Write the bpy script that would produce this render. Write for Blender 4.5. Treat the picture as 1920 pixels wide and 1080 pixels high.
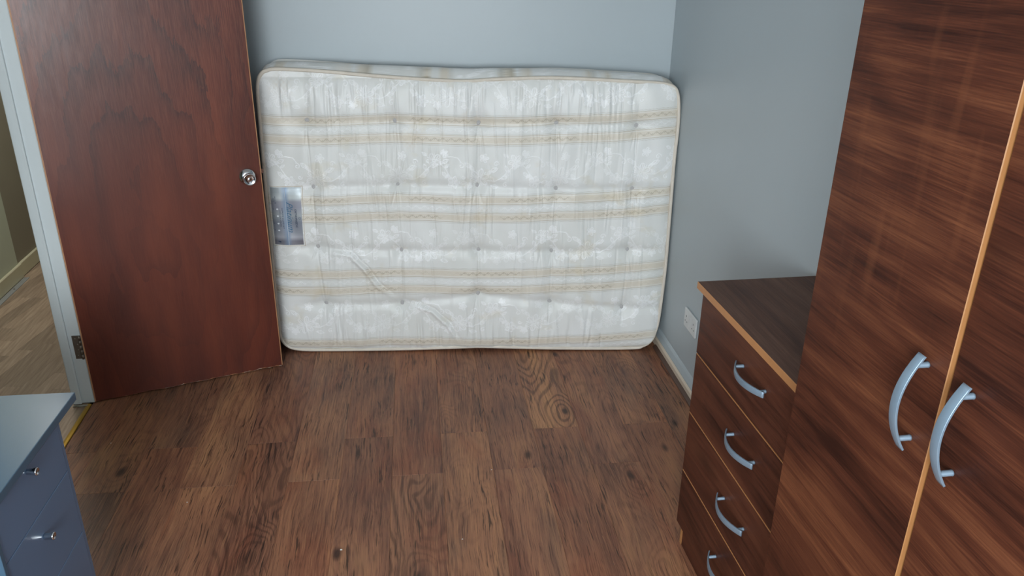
import bpy, bmesh, math, random
import numpy as np
from mathutils import Vector, Matrix

for o in list(bpy.data.objects): bpy.data.objects.remove(o)
S = bpy.context.scene
COL = S.collection
random.seed(7)

# ------------------------------------------------------------------ camera
H = 1.8
F = 1497.0
# rows: world X, Y, Z axes written in camera axes (right, down, forward)
RW = [[0.9880334986364224, -0.04715127325379891, 0.1468555855349615],
      [-0.1535646559459456, -0.3896873415359894, 0.9080537827082803],
      [0.014411870679206384, -0.9197393833457165, -0.39226491648676287]]
cam = bpy.data.cameras.new('camera')
cam.sensor_fit = 'HORIZONTAL'; cam.sensor_width = 36.0; cam.lens = 36.0 * F / 1920.0
cam.clip_start = 0.02; cam.clip_end = 60
co = bpy.data.objects.new('camera', cam); COL.objects.link(co)
m = Matrix.Identity(4)
for i in range(3):
    m[i][0] = RW[i][0]; m[i][1] = -RW[i][1]; m[i][2] = -RW[i][2]
m[2][3] = H
co.matrix_world = m
S.camera = co

# ------------------------------------------------------------------ light and exposure
S.view_settings.view_transform = 'Standard'
S.view_settings.look = 'None'
S.view_settings.gamma = 1.0
S.view_settings.use_curve_mapping = False
S.view_settings.exposure = 0.0
w = bpy.data.worlds.new('overcast_sky'); S.world = w; w.use_nodes = True
bg = w.node_tree.nodes['Background']
bg.inputs['Color'].default_value = (0.72, 0.86, 1.0, 1); bg.inputs['Strength'].default_value = 1.2

def area(name, loc, direction, sx, sy, power, color):
    l = bpy.data.lights.new(name, 'AREA'); l.shape = 'RECTANGLE'; l.size = sx; l.size_y = sy
    l.energy = power; l.color = color
    o = bpy.data.objects.new(name, l); COL.objects.link(o); o.location = loc
    o.rotation_euler = Vector(direction).to_track_quat('-Z', 'Z').to_euler()
    return o
WIN = (-1.28, 0.10, 0.85, 2.25)          # window opening x0 x1 z0 z1 in the wall behind the camera
area('window_daylight', ((WIN[0]+WIN[1])/2, -1.36, (WIN[2]+WIN[3])/2), (0.55, 1, -0.05), WIN[1]-WIN[0]-.08, WIN[3]-WIN[2]-.08, 132, (0.90, 0.965, 1.0))
area('hall_fill', (-1.75, 4.3, 2.33), (0, 0, -1), 0.35, 0.35, 19, (1.0, 0.98, 0.93))  # unseen fill added to brighten the hall

# ------------------------------------------------------------------ node helpers
class NB:
    def __init__(s, name):
        s.m = bpy.data.materials.new(name); s.m.use_nodes = True
        s.t = s.m.node_tree; s.t.nodes.clear()
        s.out = s.t.nodes.new('ShaderNodeOutputMaterial')
        s.p = s.t.nodes.new('ShaderNodeBsdfPrincipled')
        s.t.links.new(s.p.outputs[0], s.out.inputs[0])
    def n(s, typ, **kw):
        x = s.t.nodes.new(typ)
        for k, v in kw.items(): setattr(x, k, v)
        return x
    def put(s, sock, v):
        if v is None: return
        if isinstance(v, bpy.types.NodeSocket): s.t.links.new(v, sock)
        else:
            if hasattr(sock.default_value, '__len__') and hasattr(v, '__len__') and len(sock.default_value) == 4 and len(v) == 3: v = (*v, 1)
            sock.default_value = v
    def math(s, op, a, b=0.0, c=None, clamp=False):
        x = s.n('ShaderNodeMath', operation=op, use_clamp=clamp)
        s.put(x.inputs[0], a); s.put(x.inputs[1], b)
        if c is not None: s.put(x.inputs[2], c)
        return x.outputs[0]
    def vmath(s, op, a, b=None):
        x = s.n('ShaderNodeVectorMath', operation=op); s.put(x.inputs[0], a)
        if b is not None: s.put(x.inputs[1], b)
        return x.outputs[0]
    def mapping(s, v, scale=(1, 1, 1), loc=(0, 0, 0), rot=(0, 0, 0)):
        x = s.n('ShaderNodeMapping'); s.put(x.inputs[0], v)
        x.inputs['Scale'].default_value = scale; x.inputs['Location'].default_value = loc; x.inputs['Rotation'].default_value = rot
        return x.outputs[0]
    def noise(s, v, scale=1.0, detail=3.0, rough=0.55, dist=0.0, col=False):
        x = s.n('ShaderNodeTexNoise'); s.put(x.inputs['Vector'], v)
        x.inputs['Scale'].default_value = scale; x.inputs['Detail'].default_value = detail
        x.inputs['Roughness'].default_value = rough; x.inputs['Distortion'].default_value = dist
        return x.outputs[1] if col else x.outputs[0]
    def ramp(s, f, stops, interp='LINEAR'):
        x = s.n('ShaderNodeValToRGB'); s.put(x.inputs[0], f); r = x.color_ramp; r.interpolation = interp
        while len(r.elements) < len(stops): r.elements.new(0.5)
        for e, (p, c) in zip(r.elements, stops):
            e.position = p; e.color = (*c, 1) if hasattr(c, '__len__') else (c, c, c, 1)
        return x.outputs[0]
    def mix(s, f, a, b, mode='MIX'):
        x = s.n('ShaderNodeMix', data_type='RGBA', blend_type=mode)
        s.put(x.inputs[0], f); s.put(x.inputs[6], a); s.put(x.inputs[7], b)
        return x.outputs[2]
    def rng(s, f, a, b, c=0.0, d=1.0):
        x = s.n('ShaderNodeMapRange'); s.put(x.inputs[0], f)
        for i, v in enumerate((a, b, c, d)): x.inputs[i+1].default_value = v
        return x.outputs[0]
    def bump(s, h, strength=0.2, dist=0.002):
        x = s.n('ShaderNodeBump'); x.inputs['Strength'].default_value = strength; x.inputs['Distance'].default_value = dist
        s.put(x.inputs['Height'], h); s.put(s.p.inputs['Normal'], x.outputs[0])
    def obj(s): return s.n('ShaderNodeTexCoord').outputs['Object']
    def fin(s, col, rough=0.5, metal=0.0, spec=0.5, coat=0.0, coat_r=0.2):
        s.put(s.p.inputs['Base Color'], col); s.put(s.p.inputs['Roughness'], rough); s.put(s.p.inputs['Metallic'], metal)
        s.put(s.p.inputs['Specular IOR Level'], spec); s.put(s.p.inputs['Coat Weight'], coat); s.put(s.p.inputs['Coat Roughness'], coat_r)
        return s.m

def lin(r, g, b):
    f = lambda c: (c/255/12.92) if c/255 <= 0.04045 else ((c/255+0.055)/1.055)**2.4
    return (f(r), f(g), f(b))

def paint(name, col, var=0.04, rough=0.55, bumpy=0.05, scale=90):
    b = NB(name); v = b.obj()
    n = b.noise(v, 1.3, 3); n2 = b.noise(v, scale, 2)
    f = b.rng(n, 0.3, 0.7, 1-var, 1+var)
    c = b.mix(1.0, (*col, 1), b.n('ShaderNodeCombineColor').outputs[0], 'MIX') if False else None
    x = b.n('ShaderNodeVectorMath', operation='SCALE'); x.inputs[0].default_value = col; b.put(x.inputs['Scale'], f)
    b.bump(n2, bumpy, 0.002)
    return b.fin(x.outputs[0], rough)

def plain(name, col, rough=0.5, metal=0.0, spec=0.5):
    b = NB(name); v = b.obj(); n = b.noise(v, 25, 3)
    x = b.n('ShaderNodeVectorMath', operation='SCALE'); x.inputs[0].default_value = col; b.put(x.inputs['Scale'], b.rng(n, .3, .7, .95, 1.05))
    return b.fin(x.outputs[0], rough, metal, spec)

def walnut(name, grain='Y', dark=lin(44, 21, 15), mid=lin(76, 40, 27), light=lin(116, 70, 46), rough=0.45, seed=0.0):
    b = NB(name); v = b.obj()
    inf = b.n('ShaderNodeObjectInfo').outputs['Random']
    off = b.n('ShaderNodeCombineXYZ'); b.put(off.inputs[0], b.math('MULTIPLY', inf, 7.0)); b.put(off.inputs[1], b.math('MULTIPLY', inf, 3.0)); b.put(off.inputs[2], b.math('MULTIPLY_ADD', inf, 5.0, seed))
    v = b.vmath('ADD', v, off.outputs[0])
    def st(lo, hi): return {'X': (lo, hi, hi), 'Y': (hi, lo, hi), 'Z': (hi, hi, lo)}[grain]
    warp = b.noise(b.mapping(v, st(0.9, 2.2)), 1.0, 2, col=True)
    vw = b.vmath('ADD', v, b.vmath('MULTIPLY', b.vmath('SUBTRACT', warp, (0.5, 0.5, 0.5)), (0.10, 0.10, 0.10)))
    broad = b.noise(b.mapping(vw, st(0.7, 7.5)), 1.0, 3, 0.6)
    streak = b.noise(b.mapping(vw, st(1.6, 48)), 1.0, 4, 0.65)
    fine = b.noise(b.mapping(v, st(9, 420)), 1.0, 3, 0.6)
    fibre = b.noise(b.mapping(v, st(38, 700)), 1.0, 2, 0.5)
    ringn = b.noise(b.mapping(vw, st(0.55, 3.2)), 1.0, 1.5, 0.4)
    rings = b.math('SINE', b.math('MULTIPLY', ringn, 95.0))
    t = b.math('ADD', b.math('MULTIPLY', broad, 0.55), b.math('MULTIPLY', streak, 0.45))
    t = b.math('ADD', t, b.math('MULTIPLY', rings, 0.030))
    t = b.math('ADD', t, b.math('MULTIPLY', b.math('SUBTRACT', fine, 0.5), 0.34))
    c = b.ramp(t, [(0.34, dark), (0.50, mid), (0.60, tuple(.6*a+.4*c_ for a, c_ in zip(mid, light))), (0.72, light)])
    # chatoyant cross figure
    fig = b.noise(b.mapping(v, st(30, 3.5)), 1.0, 2, 0.5)
    figm = b.math('MULTIPLY', b.rng(fig, 0.55, 0.75), b.rng(b.noise(v, 2.2, 2), 0.52, 0.68), clamp=True)
    c = b.mix(b.math('MULTIPLY', figm, 0.28), c, (*light, 1))
    pores = b.rng(fibre, 0.62, 0.74)
    c = b.mix(b.math('MULTIPLY', pores, 0.35), c, (*dark, 1))
    # a few knots
    kv = b.n('ShaderNodeTexVoronoi'); kv.inputs['Scale'].default_value = 1.0; b.put(kv.inputs['Vector'], b.mapping(vw, st(1.6, 4.0)))
    k = b.rng(kv.outputs['Distance'], 0.02, 0.16, 1.0, 0.0)
    c = b.mix(b.math('MULTIPLY', k, 0.6), c, (*tuple(x*.7 for x in dark), 1))
    b.bump(b.math('ADD', fine, fibre), 0.08, 0.0006)
    return b.fin(c, b.rng(streak, 0.3, 0.7, rough-.04, rough+.06), spec=0.22)

def mahogany():
    b = NB('varnished_mahogany_ply'); v = b.obj()
    sp = b.n('ShaderNodeSeparateXYZ'); b.put(sp.inputs[0], v); X, Z = sp.outputs[0], sp.outputs[2]
    fine = b.noise(b.mapping(v, (300, 300, 10)), 1.0, 4, 0.65)
    jag = b.noise(b.mapping(v, (48, 48, 9)), 1.0, 4, 0.7)
    soft = b.noise(b.mapping(v, (4.5, 4.5, 1.8)), 1.0, 3, 0.5)
    up = b.rng(Z, -0.1, 0.55)                                  # jagged figure only in the upper sheet
    ex = b.math('MULTIPLY', b.math('ADD', X, 0.07), 4.4); ez = b.math('MULTIPLY', b.math('ADD', Z, 0.28), 1.55)
    ring = b.math('SQRT', b.math('ADD', b.math('MULTIPLY', ex, ex), b.math('MULTIPLY', ez, ez)))
    field = b.math('ADD', ring, b.math('MULTIPLY', soft, 1.5))
    field = b.math('ADD', field, b.math('MULTIPLY', b.math('SUBTRACT', jag, 0.5), b.math('MULTIPLY_ADD', up, 0.42, 0.05)))
    saw = b.math('FRACT', b.math('MULTIPLY', field, 2.6))
    line = b.math('POWER', saw, 3.0)
    amp = b.math('MULTIPLY', b.rng(b.noise(b.mapping(v, (2.1, 2.1, 1.9), (1, 0, 2)), 1.0, 1), 0.35, 0.62, 0.3, 1.0), b.math('MULTIPLY_ADD', up, 0.75, 0.36), )
    c0 = b.ramp(b.noise(b.mapping(v, (7, 7, 1.1)), 1.0, 3), [(0.3, lin(82, 35, 24)), (0.5, lin(96, 42, 28)), (0.7, lin(112, 52, 33))])
    c1 = b.mix(b.math('MULTIPLY', line, amp), c0, (*lin(52, 22, 20), 1))
    c2 = b.mix(b.math('MULTIPLY', b.rng(fine, 0.45, 0.72), b.math('MULTIPLY_ADD', up, 0.34, 0.08)), c1, (*lin(140, 92, 72), 1))
    c3 = b.mix(b.math('MULTIPLY', b.rng(fine, 0.55, 0.35), b.math('MULTIPLY_ADD', up, 0.28, 0.10)), c2, (*lin(56, 26, 22), 1))
    b.bump(b.math('ADD', fine, b.math('MULTIPLY', line, 0.5)), 0.12, 0.0010)
    return b.fin(c3, b.rng(jag, 0.3, 0.7, 0.38, 0.50), spec=0.35, coat=0.35, coat_r=0.28)

def plankwood(name):
    b = NB(name); v0 = b.obj()
    oi = b.n('ShaderNodeObjectInfo'); rnd = oi.outputs['Random']; tint = oi.outputs['Color']; alpha = oi.outputs['Alpha']
    off = b.n('ShaderNodeCombineXYZ'); b.put(off.inputs[0], b.math('MULTIPLY', rnd, 17.0)); b.put(off.inputs[1], b.math('MULTIPLY', rnd, 41.0)); b.put(off.inputs[2], b.math('MULTIPLY', rnd, 9.0))
    v = b.vmath('ADD', v0, off.outputs[0])
    warp = b.noise(b.mapping(v, (4, 2.2, 1)), 1.0, 3, col=True)
    vw = b.vmath('ADD', v, b.vmath('MULTIPLY', b.vmath('SUBTRACT', warp, (0.5, 0.5, 0.5)), (0.05, 0.10, 0.0)))
    # cathedral rings: contours of a slow field, pulled round the knots
    kv = b.n('ShaderNodeTexVoronoi'); kv.inputs['Scale'].default_value = 1.0; b.put(kv.inputs['Vector'], b.mapping(vw, (6.5, 3.1, 1)))
    kd = kv.outputs['Distance']
    low = b.noise(b.mapping(vw, (5.0, 1.25, 1)), 1.0, 1.5, 0.45)
    field = b.math('ADD', low, b.math('MULTIPLY', b.rng(kd, 0.0, 0.45, 1.0, 0.0), 0.16))
    rings = b.math('SINE', b.math('MULTIPLY', field, 125.0))
    ringamt = b.math('MULTIPLY', b.rng(b.noise(b.mapping(v, (2.4, 1.6, 1)), 1.0, 1), 0.26, 0.46), alpha)
    fine = b.noise(b.mapping(vw, (300, 7, 1)), 1.0, 4, 0.7)
    med = b.noise(b.mapping(vw, (60, 3.2, 1)), 1.0, 4, 0.6)
    patch = b.noise(b.mapping(v, (5.5, 1.7, 1)), 1.0, 2, 0.5)
    patch2 = b.noise(b.mapping(v, (7, 2.6, 1), (5, 5, 0)), 1.0, 2, 0.5)
    t = b.math('ADD', b.math('MULTIPLY', med, 0.38), b.math('MULTIPLY', patch, 0.62))
    c = b.ramp(t, [(0.34, lin(102, 70, 59)), (0.46, lin(134, 95, 76)), (0.55, lin(150, 107, 84)), (0.66, lin(172, 128, 96))])
    c = b.mix(b.math('MULTIPLY', b.rng(patch2, 0.56, 0.72), 0.45), c, (*lin(96, 79, 70), 1))
    c = b.mix(b.math('MULTIPLY', b.rng(patch2, 0.44, 0.30), 0.45), c, (*lin(130, 76, 56), 1))
    c = b.mix(b.math('MULTIPLY', b.math('MULTIPLY', b.rng(rings, -0.1, 0.9), ringamt), 0.60), c, (*lin(58, 38, 31), 1))
    c = b.mix(b.math('MULTIPLY', b.rng(fine, 0.53, 0.64), 0.68), c, (*lin(55, 35, 28), 1))
    c = b.mix(b.math('MULTIPLY', b.rng(fine, 0.46, 0.34), 0.42), c, (*lin(184, 140, 104), 1))
    crack = b.math('MULTIPLY', b.rng(b.noise(b.mapping(vw, (120, 7, 1), (3, 3, 0)), 1.0, 3, 0.6), 0.58, 0.64), b.rng(b.noise(b.mapping(v, (8, 2.4, 1), (9, 2, 0)), 1.0, 1), 0.44, 0.56), clamp=True)
    c = b.mix(b.math('MULTIPLY', crack, 0.8), c, (*lin(38, 26, 22), 1))
    sc = b.n('ShaderNodeSeparateColor'); b.put(sc.inputs[0], kv.outputs['Color']); pick = b.math('GREATER_THAN', sc.outputs[0], 0.45)
    knot = b.math('MULTIPLY', b.rng(kd, 0.04, 0.12, 1.0, 0.0), pick)
    c = b.mix(b.math('MULTIPLY', knot, 0.85), c, (*lin(42, 29, 27), 1))
    c = b.mix(1.0, c, tint, 'MULTIPLY')
    wear = b.math('MULTIPLY', b.rng(b.noise(b.mapping(v, (60, 40, 1)), 1.0, 4, 0.7), 0.66, 0.72), b.rng(b.noise(b.mapping(v, (5, 4, 1), (1, 7, 0)), 1.0, 1), 0.63, 0.70), clamp=True)
    c = b.mix(b.math('MULTIPLY', wear, 0.4), c, (*lin(150, 135, 125), 1))
    b.bump(b.math('SUBTRACT', b.math('MULTIPLY', fine, -1.0), crack), 0.30, 0.0009)
    return b.fin(c, b.rng(med, 0.3, 0.7, 0.40, 0.52), spec=0.42)

def lightlam():
    b = NB('hall_laminate'); v = b.obj(); oi = b.n('ShaderNodeObjectInfo')
    off = b.n('ShaderNodeCombineXYZ'); b.put(off.inputs[0], b.math('MULTIPLY', oi.outputs['Random'], 13.0))
    v = b.vmath('ADD', v, off.outputs[0])
    g = b.noise(b.mapping(v, (90, 5, 1)), 1.0, 4)
    c = b.ramp(g, [(0.3, lin(134, 114, 98)), (0.55, lin(158, 138, 120)), (0.75, lin(176, 156, 138))])
    c = b.mix(1.0, c, oi.outputs['Color'], 'MULTIPLY')
    return b.fin(c, 0.42)

def fabric(name, border=False):
    b = NB(name)
    at = b.n('ShaderNodeAttribute', attribute_name='weave')
    sc = b.n('ShaderNodeSeparateColor'); b.put(sc.inputs[0], at.outputs['Color'])
    flor, tan, dark = sc.outputs[0], sc.outputs[1], sc.outputs[2]
    v = b.obj()
    base = b.ramp(b.noise(v, 3.0, 3), [(0.3, lin(222, 223, 219)), (0.7, lin(232, 233, 232))])
    c = b.mix(tan, base, (*lin(216, 206, 189), 1))
    c = b.mix(dark, c, (*lin(160, 149, 128), 1))
    c = b.mix(b.math('MULTIPLY', flor, 0.85), c, (*lin(250, 251, 252), 1))
    st = b.math('MULTIPLY', b.rng(b.noise(b.mapping(v, (7, 7, 9), (2, 0, 1)), 1.0, 3), 0.60, 0.72), 0.22)
    c = b.mix(st, c, (*lin(206, 188, 140), 1))
    thr = b.noise(b.mapping(v, (900, 900, 500)), 1.0, 2)
    b.bump(b.math('ADD', thr, b.math('MULTIPLY', flor, 2.2)), 0.35, 0.0009)
    rough = b.math('MULTIPLY_ADD', flor, -0.14, 0.40)
    mt = b.fin(c, rough, spec=0.5)
    b.put(b.p.inputs['Sheen Weight'], 0.15); b.put(b.p.inputs['Sheen Roughness'], 0.4)
    return mt

M = {}
M['wall'] = paint('grey_wall_paint', lin(174, 184, 189), 0.02, 0.42, 0.05, 160)
M['ceiling'] = paint('white_ceiling_paint', lin(238, 238, 234), 0.02, 0.8)
M['gloss'] = paint('white_gloss_paint', lin(212, 220, 222), 0.03, 0.28, 0.05, 40)
M['skirt'] = paint('pale_blue_grey_gloss', lin(178, 190, 196), 0.05, 0.25, 0.1, 30)
M['cream'] = paint('bare_cream_skirting', lin(205, 190, 172), 0.08, 0.5, 0.1, 50)
M['bead'] = plain('brown_floor_bead', lin(84, 62, 52), 0.5)
M['halllight'] = paint('pale_green_hall_paint', lin(188, 192, 176), 0.06, 0.6)
M['halldark'] = paint('taupe_hall_wall', lin(138, 130, 116), 0.04, 0.6)  # darker taupe tone for the farther hall walls
M['hallskirt'] = paint('cream_hall_skirting', lin(196, 190, 164), 0.1, 0.45, 0.2, 40)
M['steel'] = plain('brushed_strip_metal', lin(176, 180, 184), 0.4, 0.6)
M['brass'] = plain('brass_strip', lin(196, 156, 66), 0.38, 0.75)
M['tan'] = plain('tan_edging', lin(178, 124, 78), 0.45)
M['tandoor'] = plain('tan_door_edging', lin(150, 104, 62), 0.5)
M['splinter'] = plain('pale_splintered_edge', lin(214, 196, 180), 0.7)
M['oakedge'] = plain('pale_wood_lipping', lin(176, 128, 92), 0.5)
M['walnutY'] = walnut('walnut_foil', 'Y')
M['walnutD'] = walnut('walnut_foil_drawers', 'Y', dark=lin(50, 25, 18), mid=lin(82, 45, 32), light=lin(108, 66, 46), seed=3.0)
M['walnutT'] = walnut('walnut_foil_top_sheen', 'Y', dark=lin(62, 42, 36), mid=lin(90, 64, 53), light=lin(118, 90, 76), rough=0.5, seed=9.0)  # paler, greyer copy of the foil: window sheen put into the colours
M['mahog'] = mahogany()
M['plank'] = plankwood('rustic_oak_laminate')
M['hallplank'] = lightlam()
M['handle'] = plain('satin_nickel', lin(140, 160, 178), 0.40, 0.5)
M['chrome'] = plain('polished_chrome', lin(205, 208, 212), 0.08, 1.0)
M['hinge'] = plain('tarnished_steel', lin(118, 108, 98), 0.45, 0.7)
M['dtop'] = paint('reflection_tinted_gloss', lin(70, 98, 120), 0.04, 0.27, 0.03, 30)  # blue window reflection on the top tinted into the base colour
M['dfront'] = paint('slate_grey_gloss_front', lin(96, 120, 150), 0.03, 0.25, 0.03, 30)
M['plastic'] = plain('white_plastic', lin(212, 214, 214), 0.3)
M['black'] = plain('black_void', lin(25, 24, 24), 0.6)
M['fabric'] = fabric('damask_ticking')
M['piping'] = plain('cream_piping_tape', lin(216, 207, 194), 0.6)
M['tuft'] = plain('grey_felt_tuft', lin(180, 178, 178), 0.9)
M['debris'] = plain('grey_vinyl_flake', lin(160, 156, 145), 0.6)
M['chip'] = plain('white_paint_chip', lin(225, 222, 218), 0.6)

# ------------------------------------------------------------------ mesh helpers
def tag(o, label=None, cat=None, group=None, kind=None):
    if label: o['label'] = label
    if cat: o['category'] = cat
    if group: o['group'] = group
    if kind: o['kind'] = kind
    return o

def empty(name, loc=(0, 0, 0), rz=0.0, **kw):
    o = bpy.data.objects.new(name, None); COL.objects.link(o); o.location = loc; o.rotation_euler = (0, 0, rz)
    o.empty_display_size = 0.1
    return tag(o, **kw)

def link(name, me, parent=None, loc=(0, 0, 0), rot=(0, 0, 0)):
    o = bpy.data.objects.new(name, me); COL.objects.link(o)
    o.location = loc; o.rotation_euler = rot
    if parent is not None: o.parent = parent
    return o

def from_bm(name, bm, mats, parent=None, loc=(0, 0, 0), rot=(0, 0, 0), smooth=False):
    me = bpy.data.meshes.new(name); bm.normal_update(); bm.to_mesh(me); bm.free()
    for mt in (mats if isinstance(mats, (list, tuple)) else [mats]): me.materials.append(mt)
    if smooth: me.shade_smooth()
    return link(name, me, parent, loc, rot)

def box(name, lo, hi, mat, parent=None, bevel=0.0015, edge=None, face_axis=None, seg=1, kind=None, rot=(0, 0, 0)):
    """box from lo to hi in the parent's frame; 'edge' material goes on every face not facing face_axis"""
    lo = Vector(lo); hi = Vector(hi); c = (lo+hi)/2; s = hi-lo
    bm = bmesh.new(); bmesh.ops.create_cube(bm, size=1.0)
    for v in bm.verts: v.co = Vector((v.co.x*s.x, v.co.y*s.y, v.co.z*s.z))
    if edge is not None:
        bm.normal_update()
        for f in bm.faces:
            if abs(f.normal[face_axis]) < 0.5: f.material_index = 1
    if bevel: 
        r = bmesh.ops.bevel(bm, geom=list(bm.edges), offset=bevel, segments=seg, affect='EDGES', profile=0.5)
        if edge is not None:
            bm.normal_update()
            for f in bm.faces:
                f.material_index = 0 if abs(f.normal[face_axis]) > 0.95 else 1
    o = from_bm(name, bm, [mat, edge] if edge is not None else mat, parent, c, rot)
    if kind: o['kind'] = kind
    return o

def prism(name, poly, z0, z1, mat, parent=None, inset=0.0, top_drop=0.0, center=True, kind=None, rz=0.0):
    pts = [Vector((p[0], p[1])) for p in poly]
    cx = sum(p.x for p in pts)/len(pts); cy = sum(p.y for p in pts)/len(pts)
    if not center: cx = cy = 0
    bm = bmesh.new()
    rings = [(z0, 0.0), (z1-top_drop, 0.0)]
    if inset: rings.append((z1, inset))
    n = len(pts); R = []
    def ins(i, d):
        if d == 0: return pts[i]
        a, b_, c_ = pts[i-1], pts[i], pts[(i+1) % n]
        e1 = (b_-a).normalized(); e2 = (c_-b_).normalized()
        n1 = Vector((-e1.y, e1.x)); n2 = Vector((-e2.y, e2.x)); k = n1+n2
        return b_+k*(d/max(0.3, (1+n1.dot(n2))))
    for z, d in rings:
        R.append([bm.verts.new((ins(i, d).x-cx, ins(i, d).y-cy, z-z0)) for i in range(n)])
    for a, b_ in zip(R, R[1:]):
        for i in range(n): bm.faces.new((a[i], a[(i+1) % n], b_[(i+1) % n], b_[i]))
    bm.faces.new(list(reversed(R[0]))); bm.faces.new(R[-1])
    bmesh.ops.recalc_face_normals(bm, faces=bm.faces)
    if rz:
        bmesh.ops.rotate(bm, cent=(0, 0, 0), matrix=Matrix.Rotation(-rz, 3, 'Z'), verts=bm.verts)
    pz = parent.location if parent is not None else Vector((0, 0, 0))
    o = from_bm(name, bm, mat, parent, (cx-pz.x, cy-pz.y, z0-pz.z), (0, 0, rz))
    if kind: o['kind'] = kind
    return o

def lathe(bm, prof, n=32, M4=None, mi=0):
    """profile (r, h) turned about local Z"""
    M4 = M4 or Matrix.Identity(4); R = []
    for r, h in prof:
        if r < 1e-6: R.append([bm.verts.new(M4 @ Vector((0, 0, h)))]*n)
        else: R.append([bm.verts.new(M4 @ Vector((r*math.cos(2*math.pi*i/n), r*math.sin(2*math.pi*i/n), h))) for i in range(n)])
    for a, b_ in zip(R, R[1:]):
        for i in range(n):
            vs = []
            for q in (a[i], a[(i+1) % n], b_[(i+1) % n], b_[i]):
                if q not in vs: vs.append(q)
            if len(vs) > 2:
                f = bm.faces.new(vs); f.smooth = True; f.material_index = mi

def clip(poly, a, b_, c_):
    """keep a*x+b*y <= c"""
    out = []
    for i, p in enumerate(poly):
        q = poly[(i+1) % len(poly)]
        dp = a*p[0]+b_*p[1]-c_; dq = a*q[0]+b_*q[1]-c_
        if dp <= 0: out.append(p)
        if (dp < 0 < dq) or (dq < 0 < dp):
            t = dp/(dp-dq); out.append((p[0]+t*(q[0]-p[0]), p[1]+t*(q[1]-p[1])))
    return out

# ------------------------------------------------------------------ room lines
K = 0.034                                         # room is turned 2 degrees against the camera frame
xr = lambda y: 1.291+K*(y-3.575)                  # right wall face
xl = lambda y: -1.274+K*(y-3.15)                  # left wall face (room side)
yb = lambda x: 3.578-0.105*(x-1.291)              # back wall face
YF = -1.3                                         # wall behind the camera
HC = 2.42
# right wall, back wall, left wall, front wall
prism('wall_right', [(xr(YF), YF), (xr(3.575), 3.575), (xr(3.575)+.12, 3.575), (xr(YF)+.12, YF)], -.02, HC, M['wall'], kind='structure', rz=-math.atan(K))
prism('wall_back', [(xr(3.575)+.12, yb(xr(3.575)+.12)), (xl(3.83)-.02, yb(xl(3.83)-.02)), (xl(3.83)-.02, yb(xl(3.83))+.12), (xr(3.575)+.12, yb(1.4)+.12)], -.02, HC, M['wall'], kind='structure', rz=-math.atan(.105))
YD1, YD0 = 3.172, 2.365                            # doorway between these
JX = -1.352                                       # hall side of the left wall
prism('wall_left', [(xl(YD1+.006), YD1+.006), (xl(3.83), yb(xl(3.83))), (JX, yb(JX)), (JX, YD1+.006)], -.02, HC, M['wall'], kind='structure')
prism('wall_left', [(xl(YD0-.05), YD0-.05), (JX-.04, YD0-.05), (JX-.12, YF), (xl(YF), YF)], -.02, HC, M['wall'], kind='structure')
prism('wall_left', [(xl(YD0-.05), YD0-.045), (xl(YD1), YD1), (JX, YD1), (JX-.03, YD0-.045)], 2.06, HC, M['wall'], kind='structure')
# front wall with the window opening: one mesh
bm = bmesh.new()
def addbox(bm, lo, hi, mi=0):
    c = [(a+b_)/2 for a, b_ in zip(lo, hi)]; s = [b_-a for a, b_ in zip(lo, hi)]
    r = bmesh.ops.create_cube(bm, size=1.0, matrix=Matrix.Translation(c) @ Matrix.Diagonal((*s, 1)))
    for v in r['verts']:
        for f in v.link_faces: f.material_index = mi
    return r['verts']
x0, x1, z0, z1 = WIN
addbox(bm, (-1.6, YF-.25, -.02), (x0, YF, HC)); addbox(bm, (x1, YF-.25, -.02), (1.35, YF, HC))
addbox(bm, (x0, YF-.25, -.02), (x1, YF, z0)); addbox(bm, (x0, YF-.25, z1), (x1, YF, HC))
from_bm('wall_front', bm, M['wall'])['kind'] = 'structure'
bm = bmesh.new(); t = .05
addbox(bm, (x0, YF-.16, z0), (x1, YF-.10, z0+t)); addbox(bm, (x0, YF-.16, z1-t), (x1, YF-.10, z1))
addbox(bm, (x0, YF-.16, z0+t), (x0+t, YF-.10, z1-t)); addbox(bm, (x1-t, YF-.16, z0+t), (x1, YF-.10, z1-t))
addbox(bm, ((x0+x1)/2-.03, YF-.155, z0+t), ((x0+x1)/2+.03, YF-.105, z1-t))
from_bm('window_1', bm, M['gloss'])['kind'] = 'structure'
prism('ceiling', [(-1.6, YF-.25), (1.45, YF-.25), (1.45, 3.95), (-1.36, 3.95)], HC, HC+.1, M['ceiling'], kind='structure')

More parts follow.
